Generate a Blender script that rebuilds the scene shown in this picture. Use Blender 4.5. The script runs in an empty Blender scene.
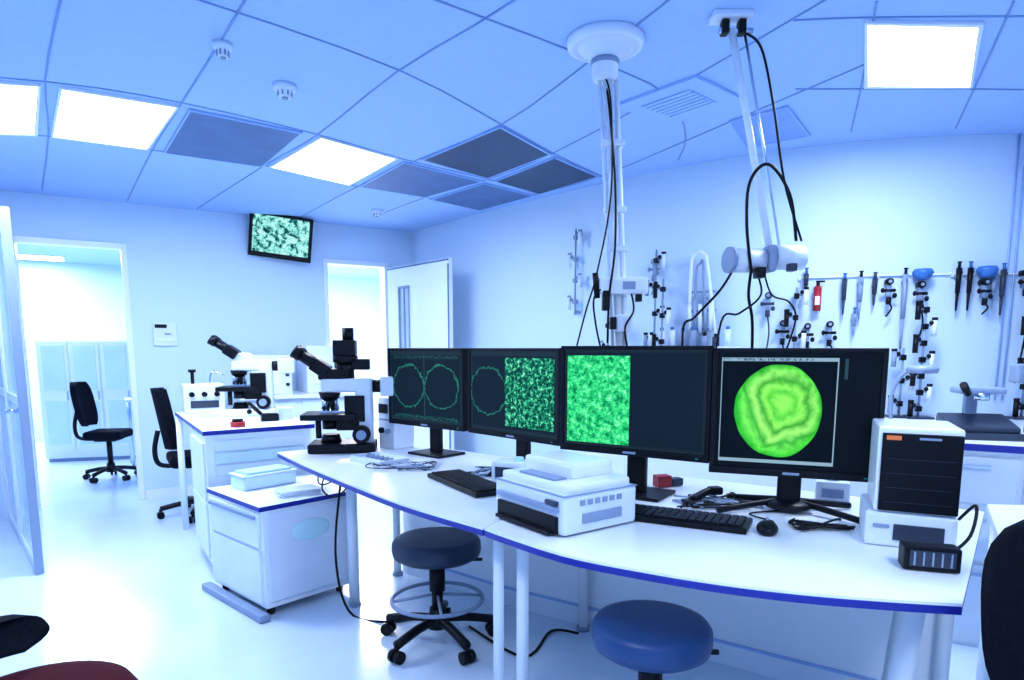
import bpy, bmesh, math, random
from mathutils import Vector, Matrix, Euler
random.seed(7)
S=bpy.context.scene
S.view_settings.view_transform='Standard'
S.view_settings.exposure=0.16
S.view_settings.gamma=0.93

# ------------------------------------------------------------ materials
MATS={}
def mat(name,col,rough=0.45,metal=0.0,var=0.04,scale=6.0,emit=None,es=0.0,alpha=1.0,trans=0.0,bump=0.0,spec=None):
    if name in MATS: return MATS[name]
    m=bpy.data.materials.new(name); m.use_nodes=True
    nt=m.node_tree; b=nt.nodes['Principled BSDF']
    tc=nt.nodes.new('ShaderNodeTexCoord'); nz=nt.nodes.new('ShaderNodeTexNoise')
    nz.inputs['Scale'].default_value=scale; nz.inputs['Detail'].default_value=2
    nt.links.new(tc.outputs['Object'],nz.inputs['Vector'])
    cr=nt.nodes.new('ShaderNodeValToRGB')
    cr.color_ramp.elements[0].position=0.3; cr.color_ramp.elements[1].position=0.7
    cr.color_ramp.elements[0].color=tuple(max(0,c*(1-var)) for c in col)+(1,)
    cr.color_ramp.elements[1].color=tuple(min(1,c*(1+var)) for c in col)+(1,)
    nt.links.new(nz.outputs['Fac'],cr.inputs['Fac']); nt.links.new(cr.outputs['Color'],b.inputs['Base Color'])
    b.inputs['Roughness'].default_value=rough; b.inputs['Metallic'].default_value=metal
    if spec is not None: b.inputs['Specular IOR Level'].default_value=spec
    if trans: b.inputs['Transmission Weight'].default_value=trans
    if alpha<1: b.inputs['Alpha'].default_value=alpha
    if emit:
        b.inputs['Emission Color'].default_value=tuple(emit)+(1,); b.inputs['Emission Strength'].default_value=es
        m.cycles.emission_sampling='NONE'
    if bump:
        bp=nt.nodes.new('ShaderNodeBump'); bp.inputs['Strength'].default_value=bump
        nt.links.new(nz.outputs['Fac'],bp.inputs['Height']); nt.links.new(bp.outputs['Normal'],b.inputs['Normal'])
    MATS[name]=m; return m
WALL=mat('wall_paint',(0.62,0.785,1.0),0.6,var=0.01,scale=2)
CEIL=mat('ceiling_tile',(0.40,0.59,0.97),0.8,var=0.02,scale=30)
FLOOR=mat('vinyl_floor',(0.64,0.785,0.98),0.2,var=0.03,scale=3)
GRID=mat('ceiling_grid_metal',(0.19,0.33,0.66),0.6)
VENT=mat('vent_dark',(0.025,0.06,0.13),0.5,var=.1)
VENTM=mat('vent_grey',(0.08,0.16,0.35),0.5,var=.1)
VENTL=mat('vent_pale',(0.26,0.42,0.87),0.5)
VFR=mat('vent_frame',(0.33,0.51,0.88),0.5)
LIT=mat('light_diffuser',(1,1,1),0.4,emit=(0.96,0.98,1),es=7)
WHITE=mat('white_laminate',(0.80,0.88,1.0),0.28,var=.015)
WHITEP=mat('white_plastic',(0.72,0.82,0.98),0.4,var=.03)
GREYP=mat('grey_plastic',(0.24,0.33,0.50),0.4)
DGREY=mat('dark_grey_plastic',(0.03,0.045,0.08),0.4)
BLACK=mat('black_plastic',(0.003,0.005,0.010),0.4,spec=0.22)
BLACKF=mat('black_fabric',(0.003,0.005,0.012),0.9,scale=80,var=.3,bump=.2,spec=0.12)
BLUEE=mat('blue_edge_band',(0.010,0.022,0.32),0.3)
METAL=mat('brushed_metal',(0.50,0.60,0.75),0.25,1.0)
NAVY=mat('navy_vinyl',(0.006,0.024,0.060),0.4,var=.1)
BLUEV=mat('blue_vinyl',(0.012,0.06,0.20),0.4,var=.1)
DRED=mat('dark_red_fabric',(0.06,0.002,0.010),0.85,var=.1,scale=60,spec=0.15)
RED=mat('red_plastic',(0.4,0.015,0.03),0.4)
BLUEP=mat('blue_plastic',(0.04,0.17,0.5),0.4)
CYAN=mat('cyan_plastic',(0.45,0.78,0.98),0.4)
PALEC=mat('pale_cyan_label',(0.60,0.88,1.0),0.3)
GLASS=mat('frosted_glass',(0.45,0.72,0.98),0.3,alpha=0.5)
FROST=mat('frosted_panel',(0.62,0.80,1.0),0.25)
ORANGE=mat('orange_label',(0.8,0.22,0.06),0.5)
GREENL=mat('teal_label',(0.0,0.35,0.25),0.5)
WARM=mat('warm_glow_tint',(0.95,0.78,0.66),0.6)  # warm glow beyond the second doorway, put into the base colour

# ------------------------------------------------------------ mesh builder
class B:
    def __init__(s,name,loc=(0,0,0),rot=0.0,rx=0,ry=0):
        s.n=name; s.loc=loc; s.rot=(rx,ry,rot); s.bm=bmesh.new(); s.m=[]
    def mi(s,m):
        if m not in s.m: s.m.append(m)
        return s.m.index(m)
    def add(s,t,m,smooth=False):
        i=s.mi(m)
        for f in t.faces: f.material_index=i; f.smooth=smooth
        me=bpy.data.meshes.new('t'); t.to_mesh(me); t.free()
        s.bm.from_mesh(me); bpy.data.meshes.remove(me)
    def box(s,c,d,m,rot=(0,0,0),bev=0.0,seg=2):
        t=bmesh.new(); bmesh.ops.create_cube(t,size=1)
        bmesh.ops.scale(t,vec=d,verts=t.verts)
        if bev>0:
            bmesh.ops.bevel(t,geom=t.edges[:],offset=min(bev,min(d)*0.49),segments=seg,affect='EDGES',profile=0.6)
        bmesh.ops.transform(t,matrix=Matrix.Translation(c)@Euler(rot).to_matrix().to_4x4(),verts=t.verts)
        s.add(t,m); return s
    def cyl(s,p0,p1,r,m,r2=None,seg=20):
        p0=Vector(p0);p1=Vector(p1); v=p1-p0; t=bmesh.new()
        bmesh.ops.create_cone(t,cap_ends=True,segments=seg,radius1=r,radius2=r if r2 is None else r2,depth=v.length)
        q=Vector((0,0,1)).rotation_difference(v.normalized())
        bmesh.ops.transform(t,matrix=Matrix.Translation((p0+p1)/2)@q.to_matrix().to_4x4(),verts=t.verts)
        i=s.mi(m)
        for f in t.faces: f.material_index=i; f.smooth=len(f.verts)==4
        me=bpy.data.meshes.new('t'); t.to_mesh(me); t.free(); s.bm.from_mesh(me); bpy.data.meshes.remove(me); return s
    def ell(s,c,d,m,rot=(0,0,0)):
        t=bmesh.new(); bmesh.ops.create_uvsphere(t,u_segments=20,v_segments=12,radius=0.5)
        bmesh.ops.scale(t,vec=d,verts=t.verts)
        bmesh.ops.transform(t,matrix=Matrix.Translation(c)@Euler(rot).to_matrix().to_4x4(),verts=t.verts)
        s.add(t,m,True); return s
    def lathe(s,prof,m,c=(0,0,0),seg=32,rot=(0,0,0),sc=(1,1,1)):
        t=bmesh.new(); rings=[]
        for r,z in prof:
            rings.append([t.verts.new((max(r,1e-4)*math.cos(2*math.pi*k/seg)*sc[0],max(r,1e-4)*math.sin(2*math.pi*k/seg)*sc[1],z)) for k in range(seg)])
        for a,b in zip(rings,rings[1:]):
            for k in range(seg): t.faces.new((a[k],a[(k+1)%seg],b[(k+1)%seg],b[k]))
        t.faces.new(rings[-1]); t.faces.new(rings[0][::-1])
        bmesh.ops.recalc_face_normals(t,faces=t.faces)
        bmesh.ops.transform(t,matrix=Matrix.Translation(c)@Euler(rot).to_matrix().to_4x4(),verts=t.verts)
        s.add(t,m,True); return s
    def tube(s,pts,r,m,seg=8,sub=6,closed=False):
        P=[Vector(p) for p in pts]; n=len(P); Q=[]
        rng=range(n if closed else n-1)
        for i in rng:
            p0=P[(i-1)%n] if closed or i>0 else P[0]; p1=P[i]; p2=P[(i+1)%n]; p3=P[(i+2)%n] if closed or i+2<n else P[-1]
            for k in range(sub):
                u=k/sub
                Q.append(0.5*((2*p1)+(-p0+p2)*u+(2*p0-5*p1+4*p2-p3)*u*u+(-p0+3*p1-3*p2+p3)*u**3))
        if not closed: Q.append(P[-1])
        t=bmesh.new(); rings=[]; N=len(Q); up=None
        for i,q in enumerate(Q):
            a=Q[(i-1)%N] if closed or i>0 else Q[0]; b=Q[(i+1)%N] if closed or i<N-1 else Q[-1]
            d=(b-a)
            if d.length<1e-9: d=Vector((0,0,1))
            d.normalize()
            if up is None:
                up=d.orthogonal().normalized()
            up=(up-d*up.dot(d))
            if up.length<1e-6: up=d.orthogonal()
            up.normalize(); w=d.cross(up)
            rings.append([t.verts.new(q+(up*math.cos(2*math.pi*k/seg)+w*math.sin(2*math.pi*k/seg))*r) for k in range(seg)])
        pr=list(zip(rings,rings[1:]))
        if closed: pr.append((rings[-1],rings[0]))
        for a,b in pr:
            for k in range(seg): t.faces.new((a[k],a[(k+1)%seg],b[(k+1)%seg],b[k]))
        if not closed: t.faces.new(rings[0][::-1]); t.faces.new(rings[-1])
        s.add(t,m,True); return s
    def prism(s,pts,z0,z1,m,mside=None):
        t=bmesh.new(); n=len(pts)
        lo=[t.verts.new((x,y,z0)) for x,y in pts]; hi=[t.verts.new((x,y,z1)) for x,y in pts]
        a=t.faces.new(lo[::-1]); b=t.faces.new(hi); sd=[t.faces.new((lo[i],lo[(i+1)%n],hi[(i+1)%n],hi[i])) for i in range(n)]
        bmesh.ops.recalc_face_normals(t,faces=t.faces)
        i=s.mi(m); j=s.mi(mside) if mside else i
        a.material_index=i;b.material_index=i
        for f in sd: f.material_index=j
        me=bpy.data.meshes.new('t'); t.to_mesh(me); t.free(); s.bm.from_mesh(me); bpy.data.meshes.remove(me); return s
    def done(s,parent=None):
        me=bpy.data.meshes.new(s.n); s.bm.to_mesh(me); s.bm.free()
        for m in s.m: me.materials.append(m)
        o=bpy.data.objects.new(s.n,me); bpy.context.collection.objects.link(o)
        o.location=s.loc; o.rotation_euler=s.rot
        if parent: o.parent=parent
        return o

CZ=2.48
# ------------------------------------------------------------ room shell
fl=B('floor'); fl.prism([(-9,-1.3),(4.2,-1.3),(4.2,13.5),(-9,13.5)],-0.1,0,FLOOR); fl.done()
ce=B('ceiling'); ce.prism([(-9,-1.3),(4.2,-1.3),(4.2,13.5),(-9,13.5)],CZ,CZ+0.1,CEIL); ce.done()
A=Vector((-3.86,5.09)); a=Vector((0.845,0.535)); n=Vector((-0.535,0.845)); LANG=math.atan2(a.y,a.x)
def lw(t,o=0.0,z=0.0):
    p=A+a*t+n*o; return (p.x,p.y,z)
def seg(b,t0,t1,z0,z1,m,o0=0.0,o1=0.1):
    b.prism([lw(t0,o0)[:2],lw(t1,o0)[:2],lw(t1,o1)[:2],lw(t0,o1)[:2]],z0,z1,m)
DH=2.12
w=B('wall_left')
seg(w,-1.6,0.05,0,CZ,WALL); seg(w,0.05,0.77,DH,CZ,WALL); seg(w,0.77,2.45,0,CZ,WALL); seg(w,2.45,3.05,DH,CZ,WALL); seg(w,3.05,3.45,0,CZ,WALL)
w.done()
for k,(t0,t1) in enumerate([(0.05,0.77),(2.45,3.05)]):
    tr=B('trim_%d'%(k+1)); 
    seg(tr,t0-0.03,t0+0.012,0,DH+0.03,WHITE,-0.02,0.12); seg(tr,t1-0.012,t1+0.03,0,DH+0.03,WHITE,-0.02,0.12); seg(tr,t0,t1,DH-0.012,DH+0.03,WHITE,-0.02,0.12); tr.done()
bs=B('baseboard_left'); seg(bs,0.81,2.41,0,0.08,WHITE,-0.012,0.0); bs.done()
# curved back wall
WP=[(-1.03,6.88),(-0.2,5.85),(0.62,4.93),(1.1,4.47),(1.5,4.17),(1.9,3.97),(2.38,3.84),(2.9,3.80),(3.85,3.80)]
def cat(P,sub=6):
    Q=[]
    P=[Vector(p) for p in P]
    for i in range(len(P)-1):
        p0=P[max(i-1,0)];p1=P[i];p2=P[i+1];p3=P[min(i+2,len(P)-1)]
        for k in range(sub):
            u=k/sub; Q.append(0.5*((2*p1)+(-p0+p2)*u+(2*p0-5*p1+4*p2-p3)*u*u+(-p0+3*p1-3*p2+p3)*u**3))
    Q.append(P[-1]); return Q
def offs(P,o):
    R=[]
    for i,p in enumerate(P):
        d=(P[min(i+1,len(P)-1)]-P[max(i-1,0)]).normalized(); R.append(p+Vector((-d.y,d.x))*o)
    return R
def strip(b,P,o0,o1,z0,z1,m,smooth=True):
    I=offs(P,o0);O=offs(P,o1); t=bmesh.new(); prev=None
    for i in range(len(P)):
        q=[t.verts.new((I[i].x,I[i].y,z0)),t.verts.new((I[i].x,I[i].y,z1)),t.verts.new((O[i].x,O[i].y,z1)),t.verts.new((O[i].x,O[i].y,z0))]
        if prev:
            for k in range(4): t.faces.new((prev[k],prev[(k+1)%4],q[(k+1)%4],q[k]))
        else: t.faces.new(q)
        prev=q
    t.faces.new(prev[::-1]); bmesh.ops.recalc_face_normals(t,faces=t.faces)
    b.add(t,m,False)
WCf=cat(WP,16)
w=B('wall_back'); strip(w,WCf,0,0.1,0,CZ,WALL); w.done()
def wallp(X):
    for i in range(len(WCf)-1):
        if WCf[i].x<=X<=WCf[i+1].x:
            u=(X-WCf[i].x)/(WCf[i+1].x-WCf[i].x); p=WCf[i].lerp(WCf[i+1],u); d=(WCf[i+1]-WCf[i]).normalized()
            return p.x,p.y,math.atan2(d.y,d.x)
def onwall(X,z,off=0.0):
    x,y,an=wallp(X); return (x+math.sin(an)*off, y-math.cos(an)*off, z),an
w=B('wall_right'); w.prism([(3.85,-1.2),(3.95,-1.2),(3.95,3.9),(3.85,3.9)],0,CZ,WALL); w.done()
w=B('wall_rear'); w.prism([(-4.0,-1.3),(3.95,-1.3),(3.95,-1.2),(-4.0,-1.2)],0,CZ,WALL); w.done()
w=B('wall_side'); w.prism([(-4.0,-1.2),(-3.9,-1.2),(-3.9,5.0),(-4.0,5.0)],0,CZ,WALL); w.done()
w=B('wall_far'); seg(w,-3.0,6.5,0,CZ,WALL,4.8,4.9); w.done()
w=B('wall_divider'); seg(w,1.9,2.0,0,CZ,WALL,0.12,4.78); w.done()
w=B('wall_hall_end'); seg(w,-2.1,-2.0,0,CZ,WALL,0.1,4.8); w.done()
w=B('wall_annex_end'); seg(w,5.6,5.7,0,CZ,WALL,0.0,4.8); w.done()

# ------------------------------------------------------------ ceiling grid + panels
g=B('trim_3')
lines=[[(-1.54,2.39),(-2.07,3.06),(-2.6,3.83),(-3.54,5.09)],
[(-0.6,1.9),(-0.91,2.39),(-1.6,3.33),(-2.16,4.09),(-3.11,5.45)],
[(0.3,1.9),(0.01,2.39),(-0.5,2.98),(-1.08,3.80),(-1.61,4.42),(-2.69,5.75)],
[(0.62,2.2),(0.33,2.85),(-0.05,3.63),(-0.58,4.27),(-1.13,4.97),(-1.92,6.1)],
[(1.15,2.2),(0.74,3.15),(0.25,4.15),(-0.17,4.77),(-0.68,5.32),(-1.26,6.1)],
[(1.55,2.75),(1.12,3.65),(0.62,4.68),(0.2,5.22),(-0.28,5.8)],
[(-1.5,2.1),(-1.07,2.39),(-0.48,2.96),(-0.06,3.63),(0.25,4.15),(0.62,4.68)],
[(-2.9,2.9),(-2.07,3.08),(-1.6,3.33),(-1.08,3.8),(-0.69,4.27),(-0.17,4.77),(0.2,5.22)],
[(-3.3,3.75),(-2.6,3.83),(-2.16,4.09),(-1.61,4.42),(-1.17,4.94),(-0.68,5.32),(-0.28,5.8)],
[(-0.38,2.30),(0.33,2.85),(0.74,3.25),(0.98,3.85),(1.05,4.3)],
[(1.02,2.53),(1.28,2.51),(1.9,2.5),(3.0,2.5)],
[(1.30,3.16),(1.6,3.16),(2.1,3.16),(2.4,3.17),(3.6,3.2)],
[(1.25,2.4),(1.60,3.16),(1.86,3.75)],[(1.72,2.4),(2.12,3.16),(2.4,3.7)]]
for L in lines: strip(g,cat(L,3),-0.004,0.004,CZ-0.004,CZ,GRID)
g.done()
def quadpanel(name,P,m,fm=WHITEP,fw=0.018,th=0.012,slats=0):
    b=B(name); c=sum((Vector(p) for p in P),Vector((0,0)))/4
    inn=[Vector(p)+(c-Vector(p)).normalized()*fw*1.4 for p in P]
    b.prism([tuple(v) for v in inn],CZ-th*0.8,CZ-0.001,m)
    for i in range(4):
        p,q=Vector(P[i]),Vector(P[(i+1)%4]); pi,qi=inn[i],inn[(i+1)%4]
        b.prism([tuple(p),tuple(q),tuple(qi),tuple(pi)],CZ-th,CZ-0.001,fm)
    for k in range(slats):
        u=(k+0.5)/slats
        p=inn[0].lerp(inn[3],u); q=inn[1].lerp(inn[2],u); d=(inn[3]-inn[0]).normalized()*0.012
        b.prism([tuple(p-d),tuple(q-d),tuple(q+d),tuple(p+d)],CZ-th*1.4,CZ-th*0.7,fm)
    return b.done()
def arealight(name,x,y,z,e,sx,sy,col=(0.84,0.92,1)):
    l=bpy.data.lights.new(name,'AREA'); l.energy=e; l.shape='RECTANGLE'; l.size=sx; l.size_y=sy; l.color=col
    o=bpy.data.objects.new(name,l); bpy.context.collection.objects.link(o); o.location=(x,y,z); return o
LP=[[(-2.75,2.98),(-2.12,3.10),(-2.64,3.80),(-3.3,3.72)],
    [(-2.05,3.12),(-1.63,3.36),(-2.17,4.06),(-2.58,3.82)],
    [(-1.07,3.82),(-0.71,4.24),(-1.18,4.91),(-1.59,4.43)],
    [(1.28,2.53),(1.72,2.54),(2.09,3.13),(1.60,3.13)],
    [(-1.2,0.2),(-0.6,0.2),(-0.6,0.8),(-1.2,0.8)],[(0.9,0.0),(1.5,0.0),(1.5,0.6),(0.9,0.6)]]  # these two panels are added out of view for extra room light
EN=[15,16,22,28,20,24]
for i,P in enumerate(LP):
    quadpanel('ceiling_light_panel',P,LIT,WHITE)
    c=sum((Vector(p) for p in P),Vector((0,0)))/4
    arealight('area_lamp',c.x,c.y,CZ-0.03,EN[i],0.45,0.45)
quadpanel('ceiling_vent',[(-1.60,3.40),(-1.15,3.75),(-1.63,4.43),(-2.11,4.12)],VENTM,VFR,0.012)
quadpanel('ceiling_vent',[(-0.06,3.65),(0.24,4.15),(-0.17,4.72),(-0.57,4.27)],VENT,VFR,0.012)
quadpanel('ceiling_vent',[(-0.69,4.32),(-0.21,4.80),(-0.685,5.29),(-1.12,4.95)],VENTM,VFR,0.012)
quadpanel('ceiling_vent',[(0.266,4.21),(0.60,4.66),(0.21,5.19),(-0.13,4.80)],VENT,VFR,0.012)
quadpanel('ceiling_vent',[(-0.2,4.85),(0.17,5.24),(-0.28,5.78),(-0.65,5.37)],VENTM,VFR,0.012)
quadpanel('ceiling_vent',[(1.13,3.57),(1.35,3.36),(1.66,3.80),(1.385,4.03)],VENTL,VFR,0.012)
quadpanel('air_diffuser',[(0.50,3.35),(0.80,3.00),(1.11,3.27),(0.83,3.62)],VFR,CEIL,0.09,0.014,slats=7)
quadpanel('ceiling_light_panel',[(-6.4,8.3),(-5.8,8.65),(-6.1,9.1),(-6.7,8.75)],LIT,WHITE)
arealight('area_lamp',-5.4,7.6,CZ-0.05,105,1.2,1.2,(0.9,0.96,1))
arealight('area_lamp',-2.4,8.8,CZ-0.05,230,1.5,1.5,(1,0.88,0.78))  # unseen lamp added to brighten and warm the annex, no panel above it
def detector(x,y,r=0.05):
    b=B('smoke_detector',(x,y,CZ)); b.lathe([(0.0,-0.055),(r*0.55,-0.052),(r*0.62,-0.03),(r*0.7,-0.028),(r,-0.022),(r*1.05,0.0)],WHITEP,seg=28)
    b.cyl((0,0,-0.06),(0,0,-0.05),r*0.3,GREYP); 
    for k in range(8):
        an=k*math.pi/4; b.box((r*0.62*math.cos(an),r*0.62*math.sin(an),-0.038),(0.006,0.006,0.02),GREYP)
    b.done()
detector(-1.13,2.71,0.035); detector(-1.03,3.12,0.05); detector(-1.16,5.8,0.05)

# ------------------------------------------------------------ doors
p0=Vector((-2.73,3.62)); p1=Vector((-3.84,4.86)); L=(p1-p0).length; an=math.atan2((p1-p0).y,(p1-p0).x)
b=B('door_1',(p0.x,p0.y,0),an)
for k in range(2):
    x0=0.02+k*L/2; x1=x0+L/2-0.04
    b.box(((x0+x1)/2,0,1.03),(x1-x0-0.08,0.012,1.94),GLASS)
    for xx in (x0+0.02,x1-0.02): b.box((xx,0,1.03),(0.045,0.04,2.04),WHITEP,bev=0.004)
    for zz in (0.05,1.0,2.03): b.box(((x0+x1)/2,0,zz),(x1-x0,0.036,0.05),WHITEP,bev=0.003)
b.box((0.0,0,1.03),(0.012,0.045,2.05),GREYP)
b.cyl((0.06,0.02,0.95),(0.06,0.07,0.95),0.012,METAL); b.cyl((0.06,0.07,0.95),(0.18,0.07,0.95),0.011,METAL)
b.done()
p0=Vector((-1.20,6.50)); p1=Vector((-0.53,5.73)); L=(p1-p0).length; an=math.atan2((p1-p0).y,(p1-p0).x)
b=B('door_2',(p0.x,p0.y,0),an)
b.box((L*0.5,0,0.5),(L,0.04,0.98),WHITE,bev=0.004); b.box((L*0.5,0,1.97),(L,0.04,0.20),WHITE,bev=0.004)
b.box((L*0.10,0,1.43),(L*0.2,0.04,0.90),WHITE); b.box((L*0.69,0,1.43),(L*0.62,0.04,0.90),WHITE)
b.box((L*0.29,0,1.43),(L*0.17,0.012,0.88),FROST)
for xx in (0.2,0.29,0.375): b.box((L*xx,-0.022,1.43),(0.018,0.012,0.9),GREYP)
for zz in (0.99,1.87): b.box((L*0.29,-0.022,zz),(L*0.19,0.012,0.02),GREYP)
b.box((L-0.006,-0.022,1.02),(0.012,0.008,2.0),VENTM)
b.box((L*0.5,-0.022,2.055),(L,0.008,0.012),VENTM)
b.cyl((L-0.07,-0.02,1.0),(L-0.07,-0.07,1.0),0.012,METAL); b.cyl((L-0.07,-0.07,1.0),(L-0.19,-0.07,1.0),0.011,METAL)
b.done()
b=B('locker_cabinet',(-4.88,7.47,0),math.atan2(0.2,0.7))
b.box((0,0.2,0.72),(0.95,0.4,1.36),WHITE,bev=0.005)
for k in range(3):
    x=-0.31+k*0.31; b.box((x,-0.006,0.75),(0.29,0.015,1.26),WHITE,bev=0.004)
    b.box((x,-0.015,1.08),(0.22,0.006,0.5),FROST); b.box((x,-0.015,0.45),(0.22,0.006,0.5),FROST)
    b.box((x+0.12,-0.03,0.76),(0.012,0.02,0.1),METAL)
b.box((0,0.2,0.02),(0.9,0.36,0.04),GREYP); b.done()
b=B('side_table',(-4.15,7.25,0),LANG)
b.box((0,0,0.73),(0.3,0.4,0.03),WHITE,bev=0.004)
for sx in (-1,1):
    for sy in (-1,1): b.cyl((sx*0.12,sy*0.16,0),(sx*0.12,sy*0.16,0.72),0.018,METAL)
b.tube([(0,0,0.745),(0,0,0.95),(0.05,0,1.05)],0.012,BLACK); b.box((0,0,0.755),(0.12,0.1,0.02),BLACK)
b.done()
p=lw(3.9,4.4); b=B('warm_glow_cabinet',(p[0],p[1],0),LANG); b.box((0,0,0.55),(0.6,0.5,1.1),WARM,bev=0.01)  # added cabinet; its warm colour paints the glow behind the doorway
for k in range(3): b.box((0,-0.255,0.22+k*0.34),(0.54,0.012,0.30),WARM); b.box((0,-0.27,0.25+k*0.34),(0.2,0.015,0.02),METAL)
b.done()

# ------------------------------------------------------------ seating
def starbase(b,r=0.28,m=BLACK):
    for k in range(5):
        an=k*2*math.pi/5+0.3; c,s_=math.cos(an),math.sin(an)
        b.tube([(0,0,0.11),(c*r*0.5,s_*r*0.5,0.10),(c*r,s_*r,0.075)],0.02,m,seg=8,sub=3)
        b.cyl((c*r,s_*r,0.075),(c*r,s_*r,0.045),0.01,m)
        for q in (-1,1):
            ox,oy=-s_*0.014*q,c*0.014*q
            b.cyl((c*r+ox*0.5,s_*r+oy*0.5,0.027),(c*r+ox*2,s_*r+oy*2,0.027),0.027,m,seg=14)
    b.cyl((0,0,0.07),(0,0,0.16),0.045,m,0.035)
def stool(name,x,y,h,r,m):
    b=B(name,(x,y,0)); starbase(b,0.25)
    b.cyl((0,0,0.15),(0,0,h-0.09),0.025,BLACK); b.cyl((0,0,h*0.5),(0,0,h-0.12),0.035,BLACK)
    b.cyl((0,0,h-0.12),(0,0,h-0.085),0.06,BLACK,0.11)
    b.box((0.12,0,h-0.10),(0.16,0.012,0.012),BLACK)
    rr=0.2; zz=0.2
    b.tube([(rr*math.cos(k*math.pi/6),rr*math.sin(k*math.pi/6),zz) for k in range(12)],0.009,GREYP,closed=True,sub=3)
    for k in range(4):
        an=k*math.pi/2+0.2; b.cyl((0.02*math.cos(an),0.02*math.sin(an),zz+0.02),(rr*math.cos(an),rr*math.sin(an),zz),0.007,GREYP,seg=8)
    b.lathe([(0.0,h-0.09),(r*0.85,h-0.09),(r*0.97,h-0.075),(r,h-0.05),(r*0.99,h-0.02),(r*0.93,h-0.004),(r*0.8,h+0.002),(0.0,h-0.004)],m,seg=48)
    return b.done()
stool('lab_stool',-0.33,2.76,0.48,0.195,NAVY)
stool('lab_stool',0.41,1.82,0.51,0.175,BLUEV)
def chair(name,x,y,rot,m=BLACKF,seatm=None,sz=0.48,top=0.98,k_=1.0,round_=False):
    b=B(name,(x,y,0),rot); starbase(b,0.29*k_); sm=seatm or m
    b.cyl((0,0,0.15),(0,0,sz-0.08),0.025,BLACK); b.box((0,0,sz-0.08),(0.2,0.2,0.03),BLACK,bev=0.01)
    if round_: b.lathe([(0.0,sz-0.07),(0.17,sz-0.07),(0.205,sz-0.05),(0.215,sz-0.02),(0.20,sz+0.005),(0.16,sz+0.015),(0.0,sz+0.015)],sm,seg=40)
    else: b.box((0,0,sz-0.03),(0.44*k_,0.43*k_,0.085),sm,bev=0.04,seg=4)
    b.tube([(0,0.12,sz-0.08),(0,0.27,sz-0.06),(0,0.30,sz+0.05),(0,0.27,sz+0.2)],0.018,BLACK)
    t=bmesh.new(); bmesh.ops.create_cube(t,size=1); bmesh.ops.subdivide_edges(t,edges=t.edges[:],cuts=11,use_grid_fill=True)
    H=top-sz-0.06
    for v in t.verts:
        x_,y_,z_=v.co; k=math.sqrt(max(0.0,1-0.72*abs(2*z_)**3.2))
        v.co=Vector((x_*0.42*k_*k,y_*0.055+0.24-0.045*(2*x_)**2+z_*0.07,sz+0.06+H/2+z_*H))
    b.add(t,m,True)
    return b.done()
chair('office_chair',-2.45,5.02,math.radians(122),top=1.0)
chair('office_chair',-4.02,6.42,math.radians(100),top=0.97,k_=0.8)
chair('office_chair',1.255,1.17,math.radians(110),top=0.99,sz=0.46)
chair('office_chair',-1.10,1.40,math.radians(80),seatm=DRED,top=0.62,sz=0.49,round_=True)

# ------------------------------------------------------------ main desk
front=[(-1.25,3.42),(-0.98,3.03),(-0.72,2.68),(-0.40,2.27),(-0.09,1.95),(0.13,1.70),(0.32,1.57),(0.49,1.48),(0.65,1.42),(0.81,1.38),(0.977,1.35)]
fL=front[:5]; fR=front[4:]
dk=B('curved_lab_desk')
fLc=[tuple(v) for v in cat(fL,4)]; fRc=[tuple(v) for v in cat(fR,4)]
fRc[0]=(fRc[0][0]+0.004,fRc[0][1])
dk.prism(fLc+[(0.445,2.95),(-0.02,3.26),(-0.67,3.80)],0.724,0.743,WHITE,BLUEE); dk.prism(fLc+[(0.445,2.95),(-0.02,3.26),(-0.67,3.80)],0.743,0.75,WHITE)
dk.prism(fRc+[(1.60,2.15),(1.10,2.50),(0.60,2.85),(0.45,2.95)],0.724,0.743,WHITE,BLUEE); dk.prism(fRc+[(1.60,2.15),(1.10,2.50),(0.60,2.85),(0.45,2.95)],0.743,0.75,WHITE)
def leg(x,y,w_=0.045,dx=0,dy=0):
    dk.tube([(x,y,0.0),(x+dx*0.5,y+dy*0.5,0.36),(x+dx,y+dy,0.722)],w_*0.56,WHITE,seg=4,sub=1); dk.cyl((x,y,0),(x,y,0.02),0.03,GREYP)
leg(-0.80,3.17,0.055); leg(-0.045,2.1,0.045); leg(0.035,2.06,0.05); leg(0.33,2.88,0.05); leg(0.99,1.64,0.065,0.07,0.0); leg(-0.66,3.62); leg(1.48,2.12)
dk.box((-0.42,2.64,0.69),(1.25,0.04,0.05),WHITE,rot=(0,0,math.radians(-54)))
dk.box((0.53,1.84,0.69),(1.05,0.04,0.05),WHITE,rot=(0,0,math.radians(-24)))
PP=[Vector(p) for p in [(-0.62,3.70),(-0.04,3.22),(0.24,3.03),(0.585,2.80),(1.06,2.46),(1.5,2.16)]]
strip(dk,PP,-0.02,0.015,0.0,0.715,WHITE); strip(dk,PP,-0.034,-0.019,0.0,0.09,WHITEP); strip(dk,PP,-0.036,-0.019,0.088,0.096,VFR)
dk.done()

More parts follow.
